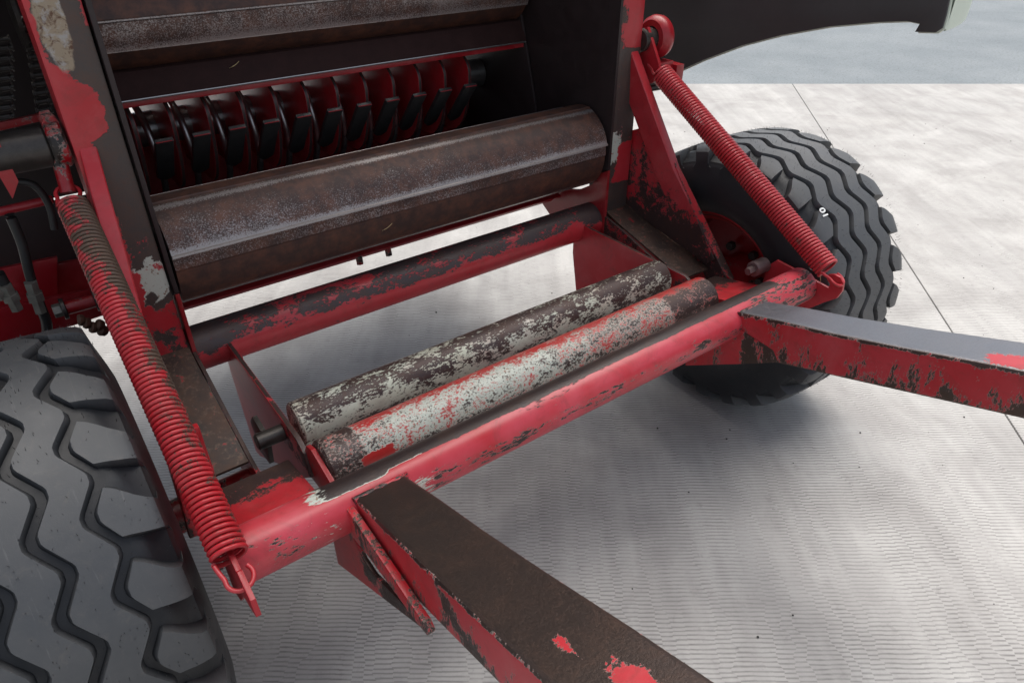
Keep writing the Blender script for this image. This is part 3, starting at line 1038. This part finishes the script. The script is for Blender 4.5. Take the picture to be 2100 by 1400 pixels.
# --- upper body: chamber shell and raised tailgate (out of view; the gate is a guess added for shade) ----------
body = [(2.62, 1.10), (2.66, 1.5), (2.62, 1.95), (2.40, 2.30), (2.05, 2.48), (1.66, 2.50), (1.66, 2.47), (2.04, 2.45), (2.37, 2.28), (2.59, 1.94), (2.63, 1.5), (2.59, 1.10)]
bm = bmesh.new(); prism(bm, body, -0.625, 0.625)
finish('chamber_shell', bm, 'dark', baler, None, 50)
gate = empty('shade_gate', (0, 1.6, 2.5), baler)
gpts = [(1.60, 2.52), (1.22, 2.66), (0.94, 3.00), (0.86, 3.45), (1.02, 3.86), (1.36, 4.10), (1.37, 4.07), (1.05, 3.84), (0.89, 3.44), (0.97, 3.01), (1.24, 2.69), (1.61, 2.55)]
bm = bmesh.new(); prism(bm, gpts, -0.63, 0.63)
finish('shade_gate_shell', bm, 'dark', gate, None, 50)
for s in (-1, 1):
    x = sorted((s * 0.632, s * 0.640))
    plate('shade_gate_side', [(1.60, 2.52), (1.22, 2.66), (0.94, 3.00), (0.86, 3.45), (1.02, 3.86), (1.36, 4.10), (1.72, 3.90), (1.78, 3.2), (1.70, 2.62)], x[0], x[1], 'frame', gate, 0.001, 0.2, None)

# --- wheels ------------------------------------------------------------------
TRAD, TW, NL = 0.418, 0.392, 23
WX, WYc, WZc = 0.979, 1.164, 0.418


def zig(ph):
    ph = ph % 1.0
    a = abs(ph * 2 - 1) * 2 - 1                  # +1 at 0, -1 at .5
    a = max(-0.82, min(0.82, a * 1.12)) / 0.82
    return a


def make_tyre_mesh():
    """tread with four zigzag grooves and shoulder blocks; axis along X, +X is the inner side"""
    HW = TW / 2
    G = (0.036, 0.108); A = 0.0135
    gw, gb = 0.0086, 0.0026
    cols = []                                     # (s, kind) kind: 0 rib top, 1 groove floor, 2 lug, 3 sidewall
    half = []
    half += [(0.0, 't'), (G[0] - gw - gb, 't'), (G[0] - gw + gb, 'g'), (G[0] + gw - gb, 'g'), (G[0] + gw + gb, 't'), ((G[0] + G[1]) / 2, 't'),
             (G[1] - gw - gb, 't'), (G[1] - gw + gb, 'g'), (G[1] + gw - gb, 'g'), (G[1] + gw + gb, 'l'),
             (0.131, 'l'), (0.143, 'l'), (0.155, 'l'), (0.168, 'l'), (0.176, 'l'), (0.181, 'e')]
    side = [(0.1835, TRAD - 0.058), (0.190, TRAD - 0.085), (0.196, TRAD - 0.115), (0.196, TRAD - 0.14), (0.190, TRAD - 0.165), (0.178, TRAD - 0.185), (0.168, TRAD - 0.196), (0.160, TRAD - 0.206)]
    full = [(-s_, k) for s_, k in half[:0:-1]] + half
    # angular samples in one pitch: lug 0..b, slot b..1 ; extra lines at the walls
    NP = 20
    verts = []; faces = []; tread_shade = []
    nrow = NL * NP
    ncol = len(full) + 2 * len(side)

    def crown(x):
        q = abs(x) / HW
        return TRAD - 0.010 * q ** 2 - 0.010 * max(0, q - 0.75) * 4 * q

    def sm(a, b, x):
        t_ = max(0, min(1, (x - a) / (b - a))); return t_ * t_ * (3 - 2 * t_)
    for i in range(nrow):
        lug = i // NP; q = (i % NP) / NP
        row = []
        for s_, r_ in side[::-1]:
            row.append((-s_, r_, None, 0))
        for s_, k in full:
            row.append((s_, None, k, 1))
        for s_, r_ in side:
            row.append((s_, r_, None, 0))
        for s_, r_, k, _ in row:
            sg = 1 if s_ >= 0 else -1
            ph = q + (0.0 if sg > 0 else 0.0)
            # slots: centred on the inner knee for +X (phase 0) and on the other knee for -X
            off = 0.0 if sg > 0 else 0.5
            a = abs(s_)
            qq = (q + 0.5 - off) % 1.0            # slot centre at qq = .5
            if k in ('l', 'e') or r_ is not None:
                f = sm(0.112, 0.182, a)
                hw = 0.145 + 0.13 * f             # half width of slot in pitch
                # warp so that sample lines hug the slot walls: samples 6..14 of 20 in slot
                lo, hi = 0.30, 0.70
                if qq < lo:
                    w_ = qq / lo * (0.5 - hw - 0.02)
                elif qq < lo + 0.05:
                    w_ = 0.5 - hw - 0.02 + (qq - lo) / 0.05 * 0.04
                elif qq <= hi - 0.05:
                    w_ = (0.5 - hw + 0.02) + (qq - lo - 0.05) / (hi - lo - 0.10) * (2 * hw - 0.04)
                elif qq < hi:
                    w_ = 0.5 + hw - 0.02 + (qq - hi + 0.05) / 0.05 * 0.04
                else:
                    w_ = 0.5 + hw + 0.02 + (qq - hi) / (1 - hi) * (0.5 - hw - 0.02)
                inslot = lo + 0.02 < qq < hi - 0.02
                dq = (w_ - qq) + 0.24 * sm(0.108, 0.185, a)
            else:
                inslot = False; dq = 0.0
            if r_ is not None:
                dq = 0.34 if a < 0.19 else 0.34
                w2 = qq
                th = 2 * pi * (lug + q + 0.24) / NL
                x = s_
                rr = r_; wv = 0.12
            else:
                th = 2 * pi * (lug + q + dq) / NL
                fade = 1 - sm(0.115, 0.165, a)
                x = s_ + A * zig(q) * fade * (1 if a < 0.115 else 1)
                top = crown(x)
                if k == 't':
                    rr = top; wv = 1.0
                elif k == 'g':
                    rr = top - 0.0135; wv = 0.0  # lowest value: groove shade carried by the colour
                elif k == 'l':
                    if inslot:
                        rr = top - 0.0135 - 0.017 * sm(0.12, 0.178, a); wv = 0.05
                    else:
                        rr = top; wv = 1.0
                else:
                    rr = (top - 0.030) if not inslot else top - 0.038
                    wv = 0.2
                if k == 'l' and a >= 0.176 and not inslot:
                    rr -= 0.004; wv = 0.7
            verts.append((x, rr * cos(th), rr * sin(th))); tread_shade.append(wv)
    for i in range(nrow):
        i2 = (i + 1) % nrow
        for j in range(ncol - 1):
            faces.append((i * ncol + j, i2 * ncol + j, i2 * ncol + j + 1, i * ncol + j + 1))
    me = bpy.data.meshes.new('tyre')
    me.from_pydata(verts, [], faces)
    at_ = me.attributes.new('wear_shade', 'FLOAT', 'POINT'); at_.data.foreach_set('value', tread_shade)
    for p in me.polygons:
        p.use_smooth = True
    me.set_sharp_from_angle(angle=radians(28))
    me.materials.append(M['rubber'])
    return me


tyre_me = make_tyre_mesh()


def make_wheel(s, phase_deg, label):
    root = empty('wheel', (s * WX, WYc, WZc), baler)
    root['label'] = label
    ty = bpy.data.objects.new('tyre', tyre_me); S.collection.objects.link(ty); ty.parent = root
    # inner side of the mesh is +X: for the far wheel (+X side of the machine) turn it round
    if s > 0:
        ty.rotation_euler = (radians(phase_deg), 0, 0); ty.scale = (-1, 1, 1)
    else:
        ty.rotation_euler = (radians(phase_deg), 0, 0)
    c = Vector((s * WX, WYc, WZc)); ix = -s                      # ix: direction to the machine
    bm = bmesh.new()
    lathe(bm, c + Vector((ix * 0.172, 0, 0)), c + Vector((ix * -0.172, 0, 0)),
          [(0, 0.232), (0.0, 0.222), (0.02, 0.216), (0.06, 0.212), (0.10, 0.196), (0.25, 0.190), (0.42, 0.186), (0.45, 0.12), (0.47, 0.06), (0.5, 0.0)], 56)
    finish('rim', bm, 'mach', root, 0.28, 35)
    tube('hub', c + Vector((ix * 0.16, 0, 0)), c + Vector((ix * 0.0, 0, 0)), 0.058, 'mach', root, 0.4, 24, 3, 0.004)
    tube('axle', c + Vector((ix * 0.36, 0, 0)), c + Vector((ix * 0.15, 0, 0)), 0.036, 'mach', root, 0.4, 20, 3, 0.002)
    nut = None
    for k in range(6):
        a = 2 * pi * k / 6
        q = c + Vector((ix * 0.028, 0.085 * cos(a), 0.085 * sin(a)))
        tube('wheel_nut', q + Vector((ix * 0.02, 0, 0)), q, 0.014, 'oily', root, None, 6, 1, 0.001)
    # fine rubber whiskers left by the mould vents
    rnd = random.Random(11 if s > 0 else 5)
    bm = bmesh.new()
    for _ in range(900):
        th = rnd.uniform(radians(60), radians(215)); x = rnd.uniform(-0.185, 0.185)
        q = abs(x) / (TW / 2)
        r0 = TRAD - 0.010 * q ** 2 - 0.010 * max(0, q - 0.75) * 4 * q - 0.002
        o = c + Vector((x, r0 * cos(th), r0 * sin(th))); n_ = Vector((rnd.uniform(-.3, .3), cos(th) + rnd.uniform(-.3, .3), sin(th) + rnd.uniform(-.3, .3))).normalized()
        h = rnd.uniform(0.005, 0.011); u = n_.cross(Vector((1, 0, 0))).normalized() * 0.0006; v = n_.cross(u).normalized() * 0.0006
        t0 = [bm.verts.new(o + u), bm.verts.new(o - u * 0.5 + v), bm.verts.new(o - u * 0.5 - v)]
        tip = bm.verts.new(o + n_ * h + u)
        for i in range(3):
            bm.faces.new((t0[i], t0[(i + 1) % 3], tip))
    wh = finish('rubber_whiskers', bm, 'hose', root, None, 60); wh['kind'] = 'stuff'
    return root


PIT = 360.0 / NL
wl = make_wheel(-1, 108.3, 'near wheel with broad zigzag grooves, cut by the left picture edge')
wr = make_wheel(1, 110.9, 'far wheel with white painted mark, behind the far spring')

# white mark on the far tyre: the characters 01
fc = bpy.data.curves.new('mark', 'FONT'); fc.body = '01'; fc.size = 0.030; fc.extrude = 0.0006; fc.offset = 0.0008
tmp = bpy.data.objects.new('tmp', fc); S.collection.objects.link(tmp)
dg = bpy.context.evaluated_depsgraph_get()
me = bpy.data.meshes.new_from_object(tmp.evaluated_get(dg)); bpy.data.objects.remove(tmp)
th0 = radians(128.8); mk_x = 0.862
for vtx in me.vertices:
    lx, ly, lz = vtx.co
    th = th0 + (lx - 0.0) / TRAD
    r_ = TRAD - 0.004 + lz + 0.0015
    vtx.co = (mk_x - 0.010 + ly, WYc + r_ * cos(th), WZc + r_ * sin(th))
me.materials.clear(); me.materials.append(M['white'])
mk = bpy.data.objects.new('paint_mark', me); S.collection.objects.link(mk); mk.parent = wr; mk.location = -world_of(wr)

# axle beam between the wheels and the chamber
tube('axle_beam', (-0.66, 1.164, 0.36), (0.66, 1.164, 0.36), 0.001 + 0.035, 'clean', baler, 0.3, 24, 10) if False else None

# --- far side: clamp ring, spring anchor, shield ---------------------------------
ringc = Vector((0.775, 1.462, 1.088))
bm = bmesh.new()
lathe(bm, ringc + Vector((-0.022, 0, 0)), ringc + Vector((0.022, 0, 0)), [(0, 0.030), (0, 0.046), (0.2, 0.055), (0.5, 0.058), (0.8, 0.055), (1, 0.046), (1, 0.030), (0, 0.030)], 40)
finish('clamp_ring', bm, 'clean', baler, 0.2, 40)
tube('pivot_pin', (0.71, 1.462, 1.085), (0.80, 1.462, 1.085), 0.030, 'oily', baler, None, 24, 3)
plate('spring_lug', [(1.50, 1.10), (1.45, 1.12), (1.395, 1.035), (1.385, 0.99), (1.42, 0.975), (1.48, 1.03)], 0.722, 0.732, 'clean', baler, 0.001, 0.2)
bm = bmesh.new(); box(bm, (0.80, 1.395, 0.975), (0.83, 1.445, 1.02), 0.002); finish('latch_block', bm, 'clean', baler, 0.2)
bm = bmesh.new(); box(bm, (0.742, 1.41, 1.00), (0.80, 1.45, 1.03), 0.002); finish('latch_arm', bm, 'clean', baler, 0.2)
tube('latch_nut', (0.800, 1.43, 0.955), (0.830, 1.43, 0.955), 0.013, 'oily', baler, None, 6, 1, 0.001)
tube('latch_bolt', (0.745, 1.44, 0.955), (0.80, 1.435, 0.955), 0.009, 'oily', baler, None, 10, 1, 0.001)

sx = 1.02
low = [yz(u, v, sx) for u, v in ((1388, 148), (1440, 124), (1520, 94), (1600, 73), (1700, 55), (1800, 46), (1860, 44), (1886, 49), (1876, 66), (1918, 67), (1932, 58), (1940, 30), (1946, 0))]
outl = low + [(low[-1][0], 1.62), (2.6, 1.62), (2.6, 0.90), (1.9, 0.80), (1.72, 0.84)]
plate('side_shield', outl, sx, sx + 0.006, 'shield', baler, 0.001, None, None, 'dark inner face of the far side guard')
outl2 = [(p[0] - 0.004, p[1] - 0.003) for p in low] + outl[len(low):]
plate('shield_skin', outl2, sx + 0.006, sx + 0.014, 'shieldout', baler, 0.002)
# outer skin turns round at its rear edge
bm = bmesh.new()
e0 = low[-3]; path_y = e0[0]
prof = []
for k in range(7):
    a = radians(90 * k / 6)
    prof.append((sx + 0.012 + 0.17 * sin(a), path_y - 0.004 + 0.050 * (1 - cos(a))))
inner = [(x - 0.004 * sin(radians(90 * k / 6)) - 0.001, y + 0.005) for k, (x, y) in enumerate(prof)]
zb, zt = low[-4][1] + 0.004, 1.62
ring_b = [bm.verts.new((x, y, zb + 0.035 * (k / 6) ** 1.5)) for k, (x, y) in enumerate(prof)]; ring_t = [bm.verts.new((x, y, zt)) for x, y in prof]
rib = [bm.verts.new((x, y, zb + 0.035 * (k / 6) ** 1.5)) for k, (x, y) in enumerate(inner)]; rit = [bm.verts.new((x, y, zt)) for x, y in inner]
for k in range(6):
    bm.faces.new((ring_b[k], ring_b[k + 1], ring_t[k + 1], ring_t[k])); bm.faces.new((rib[k + 1], rib[k], rit[k], rit[k + 1]))
    bm.faces.new((ring_b[k + 1], ring_b[k], rib[k], rib[k + 1]))
finish('shield_rim', bm, 'shieldout', baler, None, 50)

# --- near side drive (dark, behind the near spring) ----------------------------
drv = empty('drive_side', (-0.85, 1.8, 0.9), baler)
drv['label'] = 'dark chain drive and hoses left of the near post'


def fpt(u, v, Y):
    return at(u, v, Y=Y)


# big dark side casing behind it all
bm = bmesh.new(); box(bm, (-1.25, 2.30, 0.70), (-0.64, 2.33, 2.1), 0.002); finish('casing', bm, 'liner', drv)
bm = bmesh.new(); box(bm, (-1.25, 1.44, 1.46), (-0.715, 2.30, 1.48), 0.002); finish('shade_roof', bm, 'liner', drv)  # unseen roof, added to darken the drive below it
bm = bmesh.new(); box(bm, (-1.27, 1.44, 0.75), (-1.252, 2.32, 2.1), 0.002); finish('shade_side', bm, 'shield', drv)  # unseen side wall, lengthened to keep the drive dark
# hub drum
tube('hub_drum', (-0.845, 1.50, 1.062), (-0.742, 1.50, 1.062), 0.036, 'oily', drv, None, 36, 4, 0.004)
tube('hub_collar', (-0.742, 1.50, 1.062), (-0.715, 1.50, 1.062), 0.040, 'mach', drv, 0.5, 36, 3, 0.004)
# red bracket left of the drum
a = [fpt(u, v, 1.47) for u, v in ((-20, 240), (2, 300), (38, 372), (26, 408), (-20, 330))]
bm = bmesh.new()
va = [bm.verts.new(p) for p in a]; vb = [bm.verts.new(p + Vector((0, 0.012, 0))) for p in a]
bm.faces.new(va); bm.faces.new(vb[::-1])
for i in range(5):
    bm.faces.new((va[(i + 1) % 5], va[i], vb[i], vb[(i + 1) % 5]))
bmesh.ops.recalc_face_normals(bm, faces=bm.faces); finish('drum_bracket', bm, 'clean', drv, 0.15, 35, 0.04)
# red lug under which the spring hangs
bm = bmesh.new(); a = [fpt(u, v, 1.50) for u, v in ((82, 240), (112, 238), (124, 268), (96, 270))]; sweep(bm, [sum(a, Vector()) / 4, sum(a, Vector()) / 4 + Vector((0, 0.05, 0))], 0.014, 6); finish('lug', bm, 'clean', drv, 0.4)
bm = bmesh.new(); sweep(bm, smooth_path([fpt(112, 290, 1.49), fpt(125, 340, 1.48), fpt(140, 395, 1.46)], 6), 0.013, 10); finish('spring_rod', bm, 'mach', drv, 0.45, 50)
# red rod across
tube('link_rod', fpt(-60, 448, 1.58), fpt(110, 408, 1.58), 0.0085, 'clean', drv, 0.15, 14, 6)
# chain: two strands of links over a sprocket
link0 = None


def chain(u0, v0, u1, v1, Y, n):
    global link0
    A = fpt(u0, v0, Y); B = fpt(u1, v1, Y)
    for i in range(n):
        c = A.lerp(B, i / (n - 1))
        if link0 is None:
            bm = bmesh.new()
            for sx_ in (-0.012, 0.012):
                for dz in (-0.008, 0.008):
                    lathe(bm, (sx_ - 0.0015, 0, dz), (sx_ + 0.0015, 0, dz), [(0, 0), (0, 0.0085), (1, 0.0085), (1, 0)], 12)
                box(bm, (sx_ - 0.0014, -0.006, -0.008), (sx_ + 0.0014, 0.006, 0.008))
            for dz in (-0.008, 0.008):
                lathe(bm, (-0.014, 0, dz), (0.014, 0, dz), [(0, 0), (0, 0.005), (1, 0.005), (1, 0)], 10)
            link0 = finish('chain_link', bm, 'oily', drv)
            link0.location = c - world_of(drv)
            o = link0
        else:
            o = link0.copy(); o.parent = drv; S.collection.objects.link(o)
            o.location = c - world_of(drv)


chain(8, 90, 12, 250, 1.86, 9)
chain(62, 30, 92, 235, 1.80, 12)
bm = bmesh.new(); c = fpt(30, 30, 1.83)
lathe(bm, c + Vector((-0.004, 0, 0)), c + Vector((0.004, 0, 0)), [(0, 0), (0, 0.07), (1, 0.07), (1, 0)], 30)
finish('sprocket', bm, 'oily', drv)
# lower red beam and plates
for nm, q, Y, mt, wv in (
        ('side_beam', ((-40, 640), (210, 590), (232, 640), (150, 668), (-40, 715)), 1.60, 'clean', 0.22),
        ('beam_face', ((-40, 560), (118, 528), (118, 625), (-40, 660)), 1.64, 'clean', 0.2),
        ('beam_face', ((100, 545), (225, 522), (225, 615), (100, 640)), 1.67, 'mach', 0.3),
        ('upper_rail', ((-40, 260), (95, 232), (98, 246), (-40, 278)), 1.75, 'mach', 0.4),
        ('guard_plate', ((-40, 440), (190, 400), (240, 560), (-40, 600)), 1.78, 'liner', 0.0)):
    a = [fpt(u, v, Y) for u, v in q]
    bm = bmesh.new(); n_ = len(a)
    va = [bm.verts.new(p) for p in a]; vb = [bm.verts.new(p + Vector((0, 0.012, 0))) for p in a]
    bm.faces.new(va); bm.faces.new(vb[::-1])
    for i in range(n_):
        bm.faces.new((va[(i + 1) % n_], va[i], vb[i], vb[(i + 1) % n_]))
    bmesh.ops.recalc_face_normals(bm, faces=bm.faces); bevel(bm, 0.0015)
    finish(nm, bm, mt, drv, wv, 35, 0.05)
# hoses with fittings
for pts, r in (([(20, 440), (45, 500), (60, 560), (72, 600)], 0.009), ([(72, 600), (84, 632), (95, 660), (98, 700)], 0.010),
               ([(-6, 560), (8, 585), (18, 600)], 0.012), ([(28, 372), (70, 380), (100, 420), (112, 470)], 0.007)):
    bm = bmesh.new(); sweep(bm, smooth_path([fpt(u, v, 1.54 - 0.0002 * k) for k, (u, v) in enumerate(pts)], 6), r, 10)
    finish('hose', bm, 'hose', drv, None, 60)
for a, b_, r in (((62, 578), (84, 640), 0.0125), ((10, 585), (36, 635), 0.0125), ((-12, 590), (4, 612), 0.012)):
    A = fpt(*a, 1.53); B = fpt(*b_, 1.53)
    bm = bmesh.new()
    lathe(bm, A, B, [(0, 0), (0, r), (0.35, r), (0.36, r * 1.25), (0.6, r * 1.25), (0.61, r * 0.9), (1, r * 0.9), (1, 0)], 6)
    finish('hose_fitting', bm, 'fitting', drv, None, 30)
# bolt with washers and rusty chain end
c = fpt(160, 625, 1.52)
tube('bolt_washer', c + Vector((-0.03, 0, 0)), c + Vector((-0.022, 0, 0)), 0.022, 'oily', drv, None, 20, 1, 0.001)
tube('bolt_head', c + Vector((-0.045, 0, 0)), c + Vector((-0.03, 0, 0)), 0.014, 'fitting', drv, None, 6, 1, 0.001)
tube('bolt_shank', c + Vector((-0.022, 0, 0)), c + Vector((0.03, 0, 0)), 0.014, 'mach', drv, 0.3, 16, 2, 0.001)
tube('bolt_washer', c + Vector((0.03, 0, 0)), c + Vector((0.04, 0, 0)), 0.024, 'oily', drv, None, 20, 1, 0.001)
for k, (u, v) in enumerate(((166, 655), (178, 662), (192, 672), (205, 668), (212, 680))):
    q = fpt(u, v, 1.5)
    bm = bmesh.new(); lathe(bm, q + Vector((-0.006, 0, 0.002 * k)), q + Vector((0.007, 0, -0.003)), [(0, 0), (0, 0.010), (0.3, 0.013), (0.8, 0.011), (1, 0.007), (1, 0)], 8)
    finish('rusty_link', bm, 'rusty', drv, None, 40)

# --- small loose things -----------------------------------------------------------
rnd = random.Random(3)
bm = bmesh.new()
for _ in range(200):
    q = ground_pt(rnd.uniform(-0.6, 3.5), rnd.uniform(0.7, 5.0), 0.001)
    r_ = rnd.uniform(0.0008, 0.0035)
    lathe(bm, q, q + Vector((rnd.uniform(-1, 1) * r_, 0, r_)), [(0, 0), (0, r_), (0.7, r_ * 0.8), (1, 0)], 5)
gr = finish('grit', bm, 'speck', None, None, 60); gr['kind'] = 'stuff'
gr['label'] = 'scattered dark grit specks on the concrete'; gr['category'] = 'grit'

# wisps of straw caught here and there
def straw(p, d, L, label, bend=0.15):
    bm = bmesh.new(); p = Vector(p); d = Vector(d).normalized(); u, v = frame_of(d)
    path = [p + d * L * k / 6 + u * bend * L * sin(pi * k / 6) for k in range(7)]
    sweep(bm, path, lambda t_: 0.0011 * (1 - 0.4 * t_), 5)
    o = finish('straw', bm, 'straw', None, None, 60)
    o['label'] = label; o['category'] = 'straw'; o['group'] = 'wisps of straw on the baler'


straw((0.752, 0.80, 0.652), (0.02, -0.1, -1), 0.045, 'thin straw wisp dangling below the far spring end')
straw((0.762, 1.02, 0.79), (0.3, -0.2, -0.8), 0.035, 'short straw stuck on the middle of the far spring')
straw((-0.13, 1.456, 0.745), (0.25, -0.06, 0.15), 0.030, 'short pale straw lying on the lower ribbed roller')
straw((-0.30, 1.854, 1.075), (0.8, 0.1, 0.35), 0.030, 'short straw on the dark sheet below the upper roller')
